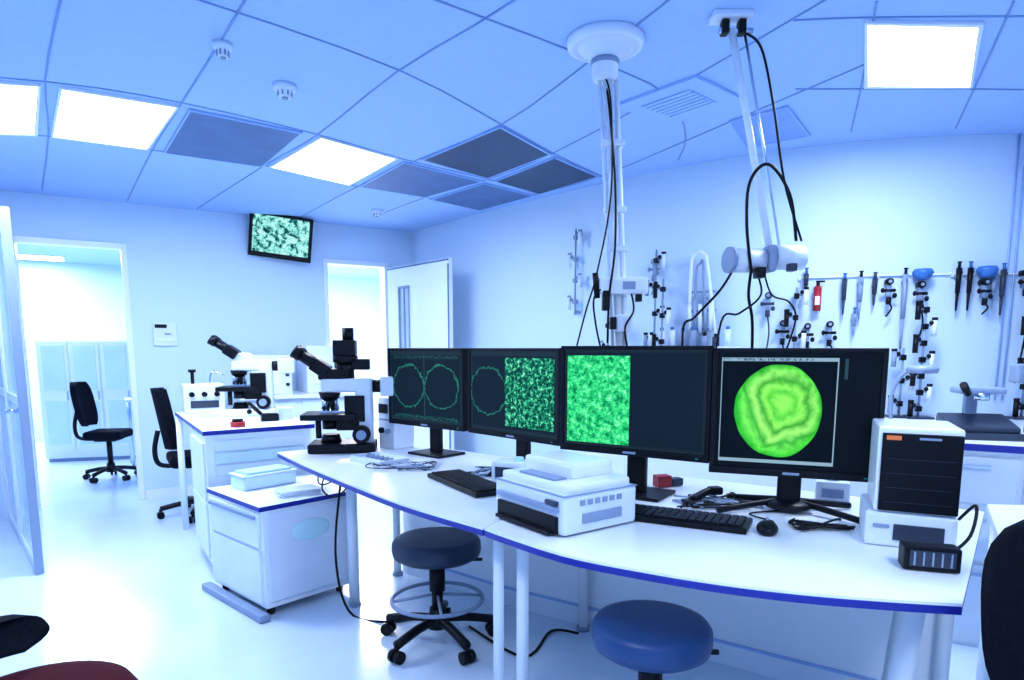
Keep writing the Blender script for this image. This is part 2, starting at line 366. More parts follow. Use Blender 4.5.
# ------------------------------------------------------------ screens
def nodes(name):
    m=bpy.data.materials.new(name); m.use_nodes=True; nt=m.node_tree; b=nt.nodes['Principled BSDF']
    b.inputs['Base Color'].default_value=(0.002,0.004,0.007,1); b.inputs['Roughness'].default_value=0.35; b.inputs['Specular IOR Level'].default_value=0.10
    m.cycles.emission_sampling='NONE'
    uv=nt.nodes.new('ShaderNodeUVMap'); sp=nt.nodes.new('ShaderNodeSeparateXYZ'); nt.links.new(uv.outputs['UV'],sp.inputs[0])
    def M(op,x,y=None,z=None):
        nd=nt.nodes.new('ShaderNodeMath'); nd.operation=op
        for i,v in enumerate((x,y,z)):
            if v is None: continue
            if isinstance(v,(int,float)): nd.inputs[i].default_value=v
            else: nt.links.new(v,nd.inputs[i])
        return nd.outputs[0]
    def mix(f,c1,c2,mode='MIX'):
        nd=nt.nodes.new('ShaderNodeMix'); nd.data_type='RGBA'; nd.blend_type=mode
        for s_,v in ((nd.inputs[0],f),(nd.inputs[6],c1),(nd.inputs[7],c2)):
            if isinstance(v,tuple): s_.default_value=v+(1,)
            elif isinstance(v,(int,float)): s_.default_value=v
            else: nt.links.new(v,s_)
        return nd.outputs[2]
    def rect(u0,u1,v0,v1):
        U,V=sp.outputs[0],sp.outputs[1]
        return M('MULTIPLY',M('MULTIPLY',M('GREATER_THAN',U,u0),M('LESS_THAN',U,u1)),M('MULTIPLY',M('GREATER_THAN',V,v0),M('LESS_THAN',V,v1)))
    def rad(cu,cv,asp=1.6):
        du=M('MULTIPLY',M('SUBTRACT',sp.outputs[0],cu),asp); dv=M('SUBTRACT',sp.outputs[1],cv)
        return M('SQRT',M('ADD',M('MULTIPLY',du,du),M('MULTIPLY',dv,dv)))
    def noise(sc,det=3,rough=.6,off=0.0,dist=0.0):
        mp=nt.nodes.new('ShaderNodeMapping'); mp.inputs['Scale'].default_value=(1.6,1,1); mp.inputs['Location'].default_value=(off,off*2,0); nt.links.new(uv.outputs['UV'],mp.inputs[0])
        nd=nt.nodes.new('ShaderNodeTexNoise'); nd.inputs['Detail'].default_value=det; nd.inputs['Roughness'].default_value=rough; out=nd.outputs['Fac']; nd.inputs['Distortion'].default_value=dist
        nd.inputs['Scale'].default_value=sc; nt.links.new(mp.outputs[0],nd.inputs['Vector']); return out
    def ramp(f,st):
        cr=nt.nodes.new('ShaderNodeValToRGB'); e=cr.color_ramp.elements
        e[0].position,e[0].color=st[0][0],st[0][1]+(1,); e[1].position,e[1].color=st[1][0],st[1][1]+(1,)
        for p,c in st[2:]:
            q=e.new(p); q.color=c+(1,)
        nt.links.new(f,cr.inputs[0]); return cr.outputs[0]
    def finish(c,s_=1.0):
        nt.links.new(c,b.inputs['Emission Color']); b.inputs['Emission Strength'].default_value=s_; return m
    return M,mix,rect,rad,noise,ramp,finish
BG=(0.004,0.013,0.026)
def scr1():
    M,mix,rect,rad,noise,ramp,fin=nodes('screen_cell_outlines')
    c=mix(rect(.02,.98,.04,.94),(0.012,.03,.045),BG); nz=M('MULTIPLY',noise(8),0.12)
    for cu in (.27,.73):
        r=M('ADD',rad(cu,.5,1.35),nz); ring=M('LESS_THAN',M('ABSOLUTE',M('SUBTRACT',r,.36)),.010)
        c=mix(M('MULTIPLY',ring,M('GREATER_THAN',noise(60),.46)),c,(0.02,.26,.17))
    c=mix(M('MULTIPLY',rect(.05,.95,.04,.09),M('GREATER_THAN',noise(50),.55)),c,(0.02,.2,.16))
    c=mix(M('MULTIPLY',rect(.05,.95,.89,.93),M('GREATER_THAN',noise(50),.55)),c,(0.03,.16,.16))
    c=mix(rect(.495,.505,.04,.94),c,(0.02,.08,.10))
    return fin(c)
def scr2():
    M,mix,rect,rad,noise,ramp,fin=nodes('screen_cells_split')
    c=mix(rect(.02,.98,.04,.94),(0.012,.03,.045),BG); nz=M('MULTIPLY',noise(8),0.12)
    r=M('ADD',rad(.22,.5,1.35),nz); c=mix(M('MULTIPLY',M('LESS_THAN',M('ABSOLUTE',M('SUBTRACT',r,.36)),.009),M('GREATER_THAN',noise(60),.46)),c,(0.02,.24,.16))
    s2=ramp(noise(20,5,.75,dist=.5),[(0.42,(0.0,0.025,0.03)),(0.51,(0.0,0.15,0.09)),(0.57,(0.03,0.66,0.30)),(0.66,(0.5,1.0,0.75))])
    c=mix(rect(.43,.97,.08,.92),c,s2); return fin(c)
def scr3():
    M,mix,rect,rad,noise,ramp,fin=nodes('screen_cells_left')
    c=mix(rect(.015,.985,.03,.97),(0.012,.025,.038),(0.005,.016,.032))
    s3=ramp(noise(13,7,.8,dist=.3),[(0.38,(0.0,0.14,0.05)),(0.46,(0.01,0.48,0.16)),(0.55,(0.06,0.88,0.30)),(0.68,(0.6,1,0.8))])
    c=mix(rect(.02,.49,.03,.94),c,s3); return fin(c)
def scr4():
    M,mix,rect,rad,noise,ramp,fin=nodes('screen_embryo')
    c=(0.001,.003,.006); c=mix(rect(.025,.755,.045,.955),c,(0.24,.38,.48)); c=mix(rect(.031,.747,.075,.925),c,(0.0,.002,.005))
    c=mix(M('MULTIPLY',rect(.035,.60,.93,.95),M('GREATER_THAN',noise(40),.5)),c,(0.03,.10,.18))
    sw=M('MULTIPLY',M('SUBTRACT',noise(2.4,4,.5,0.4,1.2),0.5),0.30)
    r0=M('ADD',rad(.395,.50,1.45),M('MULTIPLY',M('SUBTRACT',noise(3,1),0.5),0.06)); r=M('ADD',rad(.43,.55,1.45),sw)
    g=ramp(r,[(0.0,(0.30,.95,.14)),(0.09,(0.12,.68,.07)),(0.15,(0.30,.95,.14)),(0.21,(0.05,.42,.04)),(0.28,(0.40,1.0,.22)),(0.35,(0.05,.48,.05)),(0.41,(0.22,.92,.14)),(0.47,(0.06,.6,.07))])
    fine=ramp(noise(14,5,.7),[(0.35,(0.72,.76,.72)),(0.65,(1.0,1.0,1.0))]); g=mix(1.0,g,fine,'MULTIPLY')
    rim=ramp(r0,[(0.30,(1,1,1)),(0.40,(.25,.75,.3))]); g=mix(1.0,g,rim,'MULTIPLY')
    c=mix(M('LESS_THAN',r0,.40),c,g); c=mix(rect(.79,.81,.78,.95),c,(0.02,.06,.09)); return fin(c,1.15)
def scrTV():
    M,mix,rect,rad,noise,ramp,fin=nodes('screen_cell_culture')
    c=ramp(noise(6,5,.7,dist=0.6),[(0.36,(0.0,.03,.04)),(0.44,(0.01,.14,.14)),(0.48,(.20,.68,.62)),(0.64,(.60,1,.94))]); return fin(c)
def screenplane(name,w_,h,m,parent,loc):
    me=bpy.data.meshes.new(name); me.from_pydata([(-w_/2,0,-h/2),(w_/2,0,-h/2),(w_/2,0,h/2),(-w_/2,0,h/2)],[],[(0,1,2,3)])
    ul=me.uv_layers.new(name='UVMap')
    for i,c in enumerate([(0,0),(1,0),(1,1),(0,1)]): ul.data[i].uv=c
    me.materials.append(m); o=bpy.data.objects.new(name,me); bpy.context.collection.objects.link(o); o.parent=parent; o.location=loc; return o
def monitor(x,y,deg,w_,h,zc,sm,feet=False):
    b=B('computer_monitor',(x,y,0),math.radians(deg))
    b.box((0,0.012,zc),(w_,0.03,h),BLACK,bev=0.006); b.box((0,0.035,zc),(w_*0.7,0.03,h*0.7),BLACK,bev=0.01)
    for sx in (-1,1): b.box((sx*(w_/2-0.008),-0.006,zc),(0.016,0.01,h),BLACK,bev=0.003)
    b.box((0,-0.006,zc+h/2-0.007),(w_,0.01,0.014),BLACK,bev=0.003); b.box((0,-0.006,zc-h/2+0.012),(w_,0.012,0.024),BLACK,bev=0.003)
    b.box((0,-0.013,zc-h/2+0.012),(0.05,0.002,0.008),GREYP); b.box((w_/2-0.04,-0.013,zc-h/2+0.012),(0.01,0.002,0.004),GREENL)
    b.box((0,0.07,(zc+0.76)/2),(0.075,0.03,zc-0.76),BLACK,bev=0.008); b.box((0,0.055,zc-0.02),(0.12,0.05,0.12),BLACK,bev=0.01)
    if feet:
        for q in (-1,1):
            b.tube([(0,0.09,0.785),(q*0.10,0.03,0.775),(q*0.22,-0.06,0.762)],0.011,BLACK); b.tube([(0,0.09,0.785),(q*0.10,0.12,0.775),(q*0.2,0.17,0.762)],0.011,BLACK)
        b.ell((0,0.07,0.772),(0.16,0.14,0.04),BLACK)
    else:
        b.box((0,0.07,0.757),(0.24,0.19,0.012),BLACK,bev=0.005,seg=3)
    o=b.done(); screenplane('screen_panel',w_-0.034,h-0.04,sm,o,(0,-0.0065,zc+0.006)); return o
monitor(-0.44,3.30,-41,0.57,0.40,1.10,scr1())
monitor(0.0,2.87,-48,0.60,0.40,1.10,scr2())
monitor(0.435,2.36,-33.5,0.58,0.40,1.108,scr3())
monitor(0.915,2.10,-21,0.515,0.42,1.09,scr4(),feet=True)
tx,ty,_=lw(2.01,-0.14); b=B('television',(tx,ty,2.295),LANG-0.25,rx=math.radians(8),ry=math.radians(6))
b.box((0,0.012,0),(0.54,0.04,0.39),BLACK,bev=0.008); b.box((0,0.05,0.0),(0.2,0.05,0.15),BLACK,bev=0.01)
b.tube([(0,0.06,0.0),(0,0.10,0.06),(0,0.06,0.17)],0.018,WHITEP)
o=b.done(); screenplane('screen_panel',0.48,0.32,scrTV(),o,(0,-0.0095,0.008))
sx,sy,_=lw(1.04,-0.012); b=B('switch_panel',(sx,sy,1.42),LANG); b.box((0,0,0),(0.18,0.022,0.2),WHITEP,bev=0.004); b.box((-0.03,-0.014,0.065),(0.09,0.006,0.03),BLACK); b.box((0.02,-0.014,0.0),(0.05,0.006,0.012),GREYP); b.box((0,-0.014,-0.05),(0.14,0.006,0.03),WHITE); b.done()

# ------------------------------------------------------------ desktop things
def keyboard(x,y,deg,L=0.44,W=0.14):
    b=B('keyboard',(x,y,0.75),math.radians(deg)); b.box((0,0,0.010),(L,W,0.018),BLACK,bev=0.004)
    nx=17; ny=6; kw=(L-0.03)/nx; kd=(W-0.025)/ny
    for i in range(nx):
        for j in range(ny):
            if j==0 and 4<i<10: continue
            b.box((-L/2+0.015+kw*(i+.5),-W/2+0.0125+kd*(j+.5),0.022),(kw*0.84,kd*0.82,0.007),BLACK)
    b.box((-L/2+0.015+kw*7.5,-W/2+0.0125+kd*.5,0.022),(kw*4.8,kd*0.82,0.007),BLACK); b.done()
keyboard(-0.18,2.58,-60,0.46,0.16); keyboard(0.54,2.03,-27,0.42,0.15)
b=B('computer_mouse',(0.765,1.895,0.75),math.radians(-20)); b.ell((0,0,0.014),(0.062,0.105,0.045),BLACK); b.cyl((-0.004,0.03,0.031),(0.004,0.03,0.031),0.009,GREYP); b.tube([(0,0.05,0.01),(0.02,0.12,0.006),(-0.05,0.2,0.006),(0.05,0.28,0.006)],0.003,BLACK); b.done()
ang=math.atan2(1.82-2.10,0.153+0.05)
b=B('desktop_printer',(0.150,1.83,0.75),ang)
W_,D_=0.35,0.30
b.box((-W_/2,D_/2,0.065),(W_,D_,0.12),WHITEP,bev=0.012); b.box((-W_/2,D_/2,0.137),(W_-0.02,D_-0.04,0.03),WHITE,bev=0.01)
b.box((-W_/2,0.0,0.034),(W_-0.05,0.02,0.052),BLACK,bev=0.004); b.box((-W_/2,-0.004,0.082),(W_-0.04,0.016,0.016),GREYP,bev=0.004)
b.box((-W_/2,-0.012,0.012),(W_-0.08,0.03,0.01),BLACK); b.box((-W_/2,D_/2,0.123),(W_+0.002,D_+0.002,0.003),GREYP)
b.box((-W_/2-0.02,0.18,0.175),(W_*0.7,0.17,0.05),WHITE,bev=0.014); b.box((-W_/2,0.06,0.155),(W_*0.5,0.05,0.006),GREYP)
b.box((0.002,D_*0.5,0.05),(0.01,0.16,0.03),GREYP,bev=0.003)
for k in range(6): b.box((0.002,0.07+k*0.03,0.098),(0.006,0.018,0.016),GREYP)
b.box((-0.05,-0.006,0.10),(0.05,0.012,0.012),DGREY); b.done()
b=B('desktop_computer',(1.095,1.74,0.75),math.radians(-25))
b.box((0,0.12,0.050),(0.22,0.25,0.098),WHITEP,bev=0.01); b.box((0.02,-0.006,0.045),(0.12,0.008,0.045),DGREY,bev=0.002); b.box((-0.07,-0.006,0.06),(0.04,0.008,0.008),GREYP)
b.box((0.008,0.12,0.218),(0.20,0.25,0.236),WHITE,bev=0.008); b.box((0.012,-0.006,0.212),(0.188,0.012,0.216),BLACK,bev=0.003)
b.box((-0.055,-0.013,0.308),(0.035,0.003,0.012),ORANGE); b.box((0.03,-0.013,0.308),(0.05,0.003,0.006),GREYP)
for k in range(4): b.box((0.012,-0.0125,0.13+k*0.04),(0.16,0.002,0.001),DGREY)
b.done()
b=B('power_adapter_box',(1.045,1.575,0.75),math.radians(-18)); b.box((0,0,0.032),(0.125,0.06,0.060),BLACK,bev=0.006); b.box((0,-0.031,0.034),(0.10,0.004,0.04),DGREY)
for k in range(5): b.box((-0.04+k*0.02,-0.034,0.034),(0.004,0.003,0.034),GREYP)
b.tube([(0.05,0.03,0.03),(0.10,0.05,0.08),(0.12,0.09,0.15),(0.10,0.14,0.1)],0.004,BLACK); b.done()
b=B('stapler_box',(0.60,2.55,0.75),0.3); b.box((0,0,0.025),(0.06,0.05,0.045),RED,bev=0.005); b.box((0.06,0,0.018),(0.05,0.04,0.03),DGREY,bev=0.005); b.done()
b=B('barcode_scanner',(0.64,2.25,0.75),0.2); b.tube([(0,0,0.02),(0.05,0.02,0.035),(0.08,0.03,0.04)],0.014,BLACK); b.box((0.10,0.03,0.04),(0.05,0.04,0.03),BLACK,bev=0.01); b.box((0,0,0.01),(0.07,0.05,0.018),BLACK,bev=0.006); b.done()
b=B('tissue_box',(1.15,2.29,0.75),-0.4); b.box((0,0,0.04),(0.11,0.09,0.08),WHITEP,bev=0.006); b.box((0,-0.046,0.04),(0.07,0.003,0.03),GREYP); b.ell((0,0,0.09),(0.05,0.03,0.05),WHITE); b.done()
def cabs(name,sets):
    b=B(name)
    for pts,r,m in sets: b.tube(pts,r,m)
    return b.done()
def rnd(cx,cy,sp,nn,z=0.755):
    return [(cx+random.uniform(-sp,sp),cy+random.uniform(-sp,sp)*0.7,z+random.uniform(0,0.012)) for _ in range(nn)]
cabs('cable_tangle',[(rnd(0.72,2.27,0.15,6),0.003,random.choice([BLACK,BLACK,GREYP])) for _ in range(12)])
cabs('cable_tangle',[(rnd(-0.04,2.84,0.14,6),0.003,random.choice([BLACK,GREYP,BLACK,WHITEP])) for _ in range(13)]+[([(-0.1,2.75,0.76),(-0.02,2.7,0.82),(0.08,2.72,0.84),(0.12,2.8,0.76)],0.006,BLACK)])
cabs('cable_tangle',[(rnd(-0.50,2.98,0.15,6),0.003,random.choice([DGREY,GREYP,WHITEP])) for _ in range(12)])
cabs('cable_tangle',[(rnd(0.95,1.95,0.09,5),0.0035,BLACK) for _ in range(5)])
cabs('floor_cable',[([(-0.85,3.2,0.7),(-0.87,3.1,0.3),(-0.8,3.05,0.02),(-0.6,2.95,0.008),(-0.45,3.0,0.008)],0.006,BLACK),([(-0.2,2.9,0.008),(0.05,2.6,0.008),(0.18,2.85,0.008),(0.3,2.8,0.02)],0.006,BLACK)])
cabs('hanging_cable',[([(-0.92,3.22,0.72),(-0.93,3.12,0.62),(-0.86,3.10,0.58),(-0.80,3.15,0.64),(-0.78,3.15,0.72)],0.004,BLACK),([(-1.0,3.35,0.72),(-0.97,3.2,0.63),(-0.9,3.2,0.64),(-0.86,3.22,0.72)],0.004,DGREY)])
b=B('sample_tray',(-0.64,3.10,0.75),-0.8); b.box((0,0,0.012),(0.26,0.16,0.008),WHITEP) 
for q in (-1,1): b.box((0,q*0.08,0.02),(0.26,0.006,0.022),WHITEP); b.box((q*0.13,0,0.02),(0.006,0.16,0.022),WHITEP)
for k in range(6): b.cyl((-0.1+k*0.04,0,0.015),(-0.1+k*0.04,0,0.035),0.012,GREYP)
b.box((0,0,0.004),(0.27,0.17,0.008),WHITEP); b.done()
b=B('desk_gadget',(0.0,2.62,0.75),-0.4); b.box((0,0,0.05),(0.14,0.11,0.09),WHITEP,bev=0.01); b.box((0,-0.057,0.05),(0.1,0.004,0.05),DGREY); b.cyl((0.03,0,0.09),(0.03,0,0.11),0.02,CYAN); b.done()

# ------------------------------------------------------------ microscopes
def microscope(x,y,z,deg,s=1.0,camera=False,base=WHITEP,body=WHITEP):
    b=B('microscope',(x,y,z),math.radians(deg))
    def v(*p): return tuple(q*s for q in p)
    b.box(v(0.01,0,0.022),v(0.30,0.19,0.044),base,bev=0.012*s,seg=3)
    b.box(v(0.11,0,0.17),v(0.075,0.10,0.28),body,bev=0.016*s,seg=3)
    b.box(v(0.035,0,0.305),v(0.23,0.095,0.065),body,bev=0.016*s,seg=3)
    b.cyl(v(-0.045,0,0.275),v(-0.045,0,0.245),0.050*s,BLACK,0.042*s)
    for k in range(4):
        an=k*math.pi/2+0.5; c,q=math.cos(an),math.sin(an)
        b.cyl(v(-0.045+0.018*c,0.018*q,0.25),v(-0.045+0.034*c,0.034*q,0.19),0.016*s,BLACK if k%2 else METAL,0.009*s,12)
    b.box(v(-0.045,0,0.165),v(0.24,0.20,0.026),BLACK,bev=0.004*s); b.box(v(-0.03,0,0.183),v(0.12,0.05,0.012),METAL)
    b.box(v(0.04,0,0.135),v(0.11,0.10,0.07),BLACK,bev=0.006*s); b.box(v(0.07,-0.052,0.2),v(0.09,0.012,0.12),BLACK,bev=0.004*s)
    b.cyl(v(-0.045,0,0.155),v(-0.045,0,0.105),0.038*s,BLACK); b.cyl(v(-0.045,0,0.044),v(-0.045,0,0.08),0.048*s,BLACK,0.038*s)
    for q in (-1,1):
        b.cyl(v(0.10,q*0.05,0.085),v(0.10,q*0.095,0.085),0.040*s,BLACK); b.cyl(v(0.10,q*0.095,0.085),v(0.10,q*0.115,0.085),0.022*s,GREYP)
        b.cyl(v(0.02,q*0.09,0.03),v(0.02,q*0.105,0.03),0.014*s,BLACK)
    b.cyl(v(-0.09,-0.07,0.155),v(-0.09,-0.07,0.07),0.013*s,BLACK)
    b.box(v(-0.03,0,0.355),v(0.12,0.085,0.05),BLACK if camera else body,bev=0.012*s,seg=3)
    b.box(v(-0.08,0,0.385),v(0.08,0.12,0.06),BLACK,rot=(0,math.radians(35),0),bev=0.01*s)
    for q in (-1,1):
        b.cyl(v(-0.08,q*0.031,0.385),v(-0.165,q*0.033,0.445),0.024*s,BLACK); b.cyl(v(-0.16,q*0.033,0.441),v(-0.19,q*0.033,0.462),0.029*s,BLACK,0.031*s)
    b.cyl(v(0.15,0,0.30),v(0.20,0,0.30),0.03*s,BLACK); b.box(v(0.23,0,0.30),v(0.09,0.09,0.09),body,bev=0.01*s)
    if camera:
        b.cyl(v(0.03,0,0.33),v(0.03,0,0.42),0.040*s,BLACK); b.cyl(v(0.03,0,0.41),v(0.03,0,0.44),0.056*s,BLACK); b.box(v(0.03,0,0.475),v(0.10,0.10,0.07),BLACK,bev=0.006*s); b.cyl(v(0.045,0,0.50),v(0.045,0,0.565),0.026*s,BLACK); b.box(v(0.10,0,0.40),v(0.08,0.06,0.05),BLACK,bev=0.006*s)
    return b.done()
microscope(-1.78,4.38,0.85,12,1.1)
microscope(-0.92,3.47,0.75,8,1.16,camera=True,base=BLACK)
b=B('microscope_power_supply',(-0.645,3.60,0.75),-0.75); b.box((0,0,0.14),(0.14,0.14,0.28),WHITEP,bev=0.008); b.box((-0.02,-0.072,0.22),(0.08,0.006,0.05),BLACK); b.cyl((-0.03,-0.07,0.1),(-0.03,-0.09,0.1),0.016,BLACK); b.cyl((0.03,-0.07,0.1),(0.03,-0.09,0.1),0.012,GREYP); b.box((0,-0.072,0.16),(0.11,0.004,0.008),GREYP); b.done()

# ------------------------------------------------------------ left work tables
q=[(-1.68,3.50),(-1.18,3.86),(-1.89,4.97),(-2.39,4.59)]
b=B('microscope_table'); b.prism(q,0.826,0.85,WHITE,BLUEE)
c=sum((Vector(p) for p in q),Vector((0,0)))/4; qi=[Vector(p)+(c-Vector(p)).normalized()*0.04 for p in q]
bd=[qi[0],qi[1],qi[1].lerp(qi[2],0.5),qi[0].lerp(qi[3],0.5)]
b.prism([tuple(p) for p in bd],0.08,0.826,WHITE)
for p in (qi[2],qi[3]): b.cyl((p.x,p.y,0),(p.x,p.y,0.826),0.022,WHITE)
d=(Vector(q[1])-Vector(q[0])).normalized(); nn=Vector((d.y,-d.x)); an=math.atan2(d.y,d.x); mid=(qi[0]+qi[1])/2
for k in range(3):
    p=mid+nn*0.006; b.box((p.x,p.y,0.62+0.07*k),(0.5,0.016,0.06),WHITEP if k!=1 else FROST,rot=(0,0,an),bev=0.004)
d2=(Vector(q[3])-Vector(q[0])).normalized(); an2=math.atan2(d2.y,d2.x); n2=Vector((-d2.y,d2.x))
for j in range(2):
    p=bd[0].lerp(bd[3],0.5)+n2*0.004; b.box((p.x,p.y,0.27+0.34*j),(0.52,0.016,0.32),WHITEP,rot=(0,0,an2),bev=0.004)
b.done()
q=[(-1.18,3.0),(-0.86,3.36),(-1.20,3.78),(-1.62,3.40)]
b=B('drawer_cabinet'); b.prism([(-1.19,2.985),(-0.85,3.36),(-1.20,3.80),(-1.64,3.42)],0.532,0.555,WHITE,BLUEE); b.prism(q,0.05,0.532,WHITE)
d=(Vector(q[1])-Vector(q[0])).normalized(); nn=Vector((d.y,-d.x)); an=math.atan2(d.y,d.x)
mid=(Vector(q[0])+Vector(q[1]))/2+nn*0.006; b.box((mid.x,mid.y,0.30),(0.45,0.014,0.44),WHITEP,rot=(0,0,an),bev=0.006)
m2=mid+nn*0.007; b.lathe([(0,0),(0.11,0.0),(0.105,0.003),(0.0,0.003)],PALEC,c=(m2.x,m2.y,0.40),rot=(math.radians(90),0,an),sc=(1,0.5,1))
d=(Vector(q[3])-Vector(q[0])).normalized(); nn=Vector((-d.y,d.x)); an=math.atan2(d.y,d.x)
mid=(Vector(q[0])+Vector(q[3]))/2+nn*0.006; b.box((mid.x,mid.y,0.20),(0.54,0.014,0.26),WHITEP,rot=(0,0,an),bev=0.004); b.box((mid.x,mid.y,0.43),(0.54,0.014,0.17),WHITEP,rot=(0,0,an),bev=0.004)
mm=mid+nn*0.012; b.box((mm.x,mm.y,0.495),(0.5,0.014,0.014),GREYP,rot=(0,0,an))
mm=(Vector(q[0])+Vector(q[3]))/2+nn*0.03; b.box((mm.x,mm.y,0.02),(0.66,0.05,0.035),GREYP,rot=(0,0,an),bev=0.006)
for p in q:
    pc=Vector(p)+(Vector((-1.22,3.38))-Vector(p)).normalized()*0.07; b.cyl((pc.x-0.012,pc.y,0.026),(pc.x+0.012,pc.y,0.026),0.026,BLACK); b.cyl((pc.x,pc.y,0.03),(pc.x,pc.y,0.06),0.008,METAL)
b.done()
b=B('storage_box',(-1.36,3.50,0.555),0.85); b.box((0,0,0.035),(0.3,0.16,0.07),FROST,bev=0.01); b.box((0,0,0.075),(0.31,0.17,0.010),WHITEP,bev=0.004); b.box((0,0,0.086),(0.26,0.14,0.012),CYAN,bev=0.004); b.done()
b=B('paper_stack',(-1.10,3.28,0.555),0.6); 
for k in range(5): b.box((random.uniform(-.008,.008),random.uniform(-.008,.008),0.003+k*0.006),(0.2,0.14,0.005),WHITE if k%2 else WHITEP,rot=(0,0,random.uniform(-.08,.08)))
b.done()
b=B('incubator_unit',(-2.2,4.62,0.85),0.55); b.box((0,0,0.10),(0.26,0.2,0.2),WHITEP,bev=0.01)
for k in range(3): b.cyl((-0.08+k*0.08,-0.1,0.13),(-0.08+k*0.08,-0.12,0.13),0.018,BLACK)
b.box((0,-0.102,0.06),(0.18,0.006,0.05),DGREY); b.cyl((-0.06,0,0.2),(-0.06,0,0.28),0.012,BLACK); b.cyl((-0.06,0,0.28),(-0.06,0,0.30),0.025,BLACK); b.tube([(0.05,0,0.2),(0.07,0,0.28),(0.14,0,0.26)],0.007,METAL); b.done()
b=B('sample_dish',(-1.58,3.72,0.85)); b.cyl((0,0,0),(0,0,0.03),0.04,RED); b.cyl((0,0,0.03),(0,0,0.045),0.03,BLACK); b.done()
b=B('pipette_box',(-1.50,4.0,0.85),0.5); b.box((0,0,0.025),(0.1,0.07,0.05),BLACK,bev=0.006); b.box((0.1,0.05,0.04),(0.09,0.08,0.08),WHITEP,bev=0.006); b.box((0.05,0.02,0.002),(0.24,0.14,0.004),WHITEP); b.tube([(-0.05,0,0.05),(-0.1,-0.03,0.1),(-0.12,-0.06,0.12)],0.012,BLACK); b.done()
tc=lw(2.0,-0.36)
b=B('side_counter',(tc[0],tc[1],0),LANG); b.box((0,0,0.885),(1.0,0.6,0.03),WHITE,bev=0.004); b.box((0,0.02,0.46),(0.96,0.54,0.82),WHITE)
for k in range(2): b.box((-0.24+0.48*k,-0.255,0.46),(0.46,0.014,0.78),WHITEP,bev=0.004)
b.box((0,0.02,0.03),(0.9,0.5,0.06),GREYP); b.done()
for (t,o,sx_,sz_) in ((1.80,-0.32,0.34,0.34),(2.25,-0.32,0.3,0.42)):
    p=lw(t,o); b=B('lab_oven',(p[0],p[1],0.90),LANG); b.box((0,0,sz_/2),(sx_,0.34,sz_),WHITEP,bev=0.012); b.box((-0.03,-0.172,sz_/2),(sx_*0.62,0.008,sz_*0.6),WHITE,bev=0.004); b.box((sx_*0.38,-0.174,sz_*0.6),(0.03,0.006,0.1),DGREY); b.cyl((sx_*0.38,-0.17,sz_*0.25),(sx_*0.38,-0.19,sz_*0.25),0.014,BLACK); b.done()

# ------------------------------------------------------------ ceiling service poles
b=B('ceiling_service_pole',(0.36,2.68,0))
b.lathe([(0.148,CZ),(0.15,CZ-0.012),(0.145,CZ-0.03),(0.12,CZ-0.038),(0.115,CZ-0.03),(0.10,CZ-0.032),(0.09,CZ-0.05),(0.06,CZ-0.062),(0.052,CZ-0.07),(0.05,CZ-0.13),(0.045,CZ-0.15),(0.0,CZ-0.15)],WHITEP,seg=40)
b.lathe([(0.053,CZ-0.075),(0.056,CZ-0.08),(0.056,CZ-0.09),(0.053,CZ-0.095)],GREYP,seg=32)
b.cyl((0.01,0,CZ-0.14),(0.09,0.05,1.28),0.017,WHITE); b.cyl((0.045,0,CZ-0.14),(0.115,0.05,1.28),0.010,WHITE); b.cyl((-0.02,0,CZ-0.14),(0.06,0.05,1.30),0.007,WHITEP)
for z in (2.1,1.85,1.7): 
    u=(CZ-z)/(CZ-1.28); b.box((0.012+u*0.08,u*0.05,z),(0.09,0.05,0.025),WHITEP,bev=0.006)
b.box((0.09,0.03,1.55),(0.20,0.09,0.07),WHITE,bev=0.014); b.box((0.02,0.0,1.49),(0.03,0.04,0.08),BLACK,bev=0.006); b.box((0.11,-0.017,1.55),(0.05,0.006,0.03),GREYP); b.box((0.15,-0.01,1.50),(0.025,0.03,0.03),BLACK,bev=0.004); b.box((0.10,0.03,1.40),(0.07,0.06,0.07),WHITEP,bev=0.008); b.box((0.05,0.0,1.40),(0.025,0.03,0.05),BLACK,bev=0.004)
b.tube([(0.0,0,CZ-0.12),(0.02,-0.02,2.2),(0.045,-0.02,1.95),(0.05,-0.02,1.7),(0.03,-0.02,1.5),(0.03,0,1.32)],0.0045,BLACK)
b.tube([(-0.01,0,CZ-0.12),(0.02,-0.03,2.25),(0.03,-0.02,1.9),(-0.02,-0.02,1.6),(-0.06,0,1.45),(-0.10,0.02,1.28)],0.0035,BLACK)
b.tube([(0.02,0.0,1.55),(-0.03,-0.02,1.5),(-0.02,0.0,1.4),(0.01,0.02,1.28)],0.004,BLACK)
b.tube([(0.12,0.0,1.53),(0.13,-0.02,1.45),(0.10,0.0,1.38),(0.12,0.02,1.28)],0.004,BLACK)
b.cyl((-0.025,0,1.60),(-0.015,0,1.50),0.012,BLACK)
b.done()
b=B('ceiling_equipment_arm')
b.box((0.78,2.49,CZ-0.01),(0.14,0.08,0.02),WHITEP,bev=0.004); b.box((0.76,2.49,CZ-0.045),(0.028,0.04,0.05),BLACK,bev=0.008); b.box((0.82,2.49,CZ-0.045),(0.028,0.04,0.05),BLACK,bev=0.008); b.cyl((0.74,2.49,CZ-0.055),(0.86,2.49,CZ-0.055),0.010,METAL)
b.cyl((0.785,2.49,CZ-0.05),(0.99,2.56,1.66),0.013,WHITE); b.cyl((0.83,2.49,CZ-0.05),(1.03,2.56,1.66),0.005,METAL)
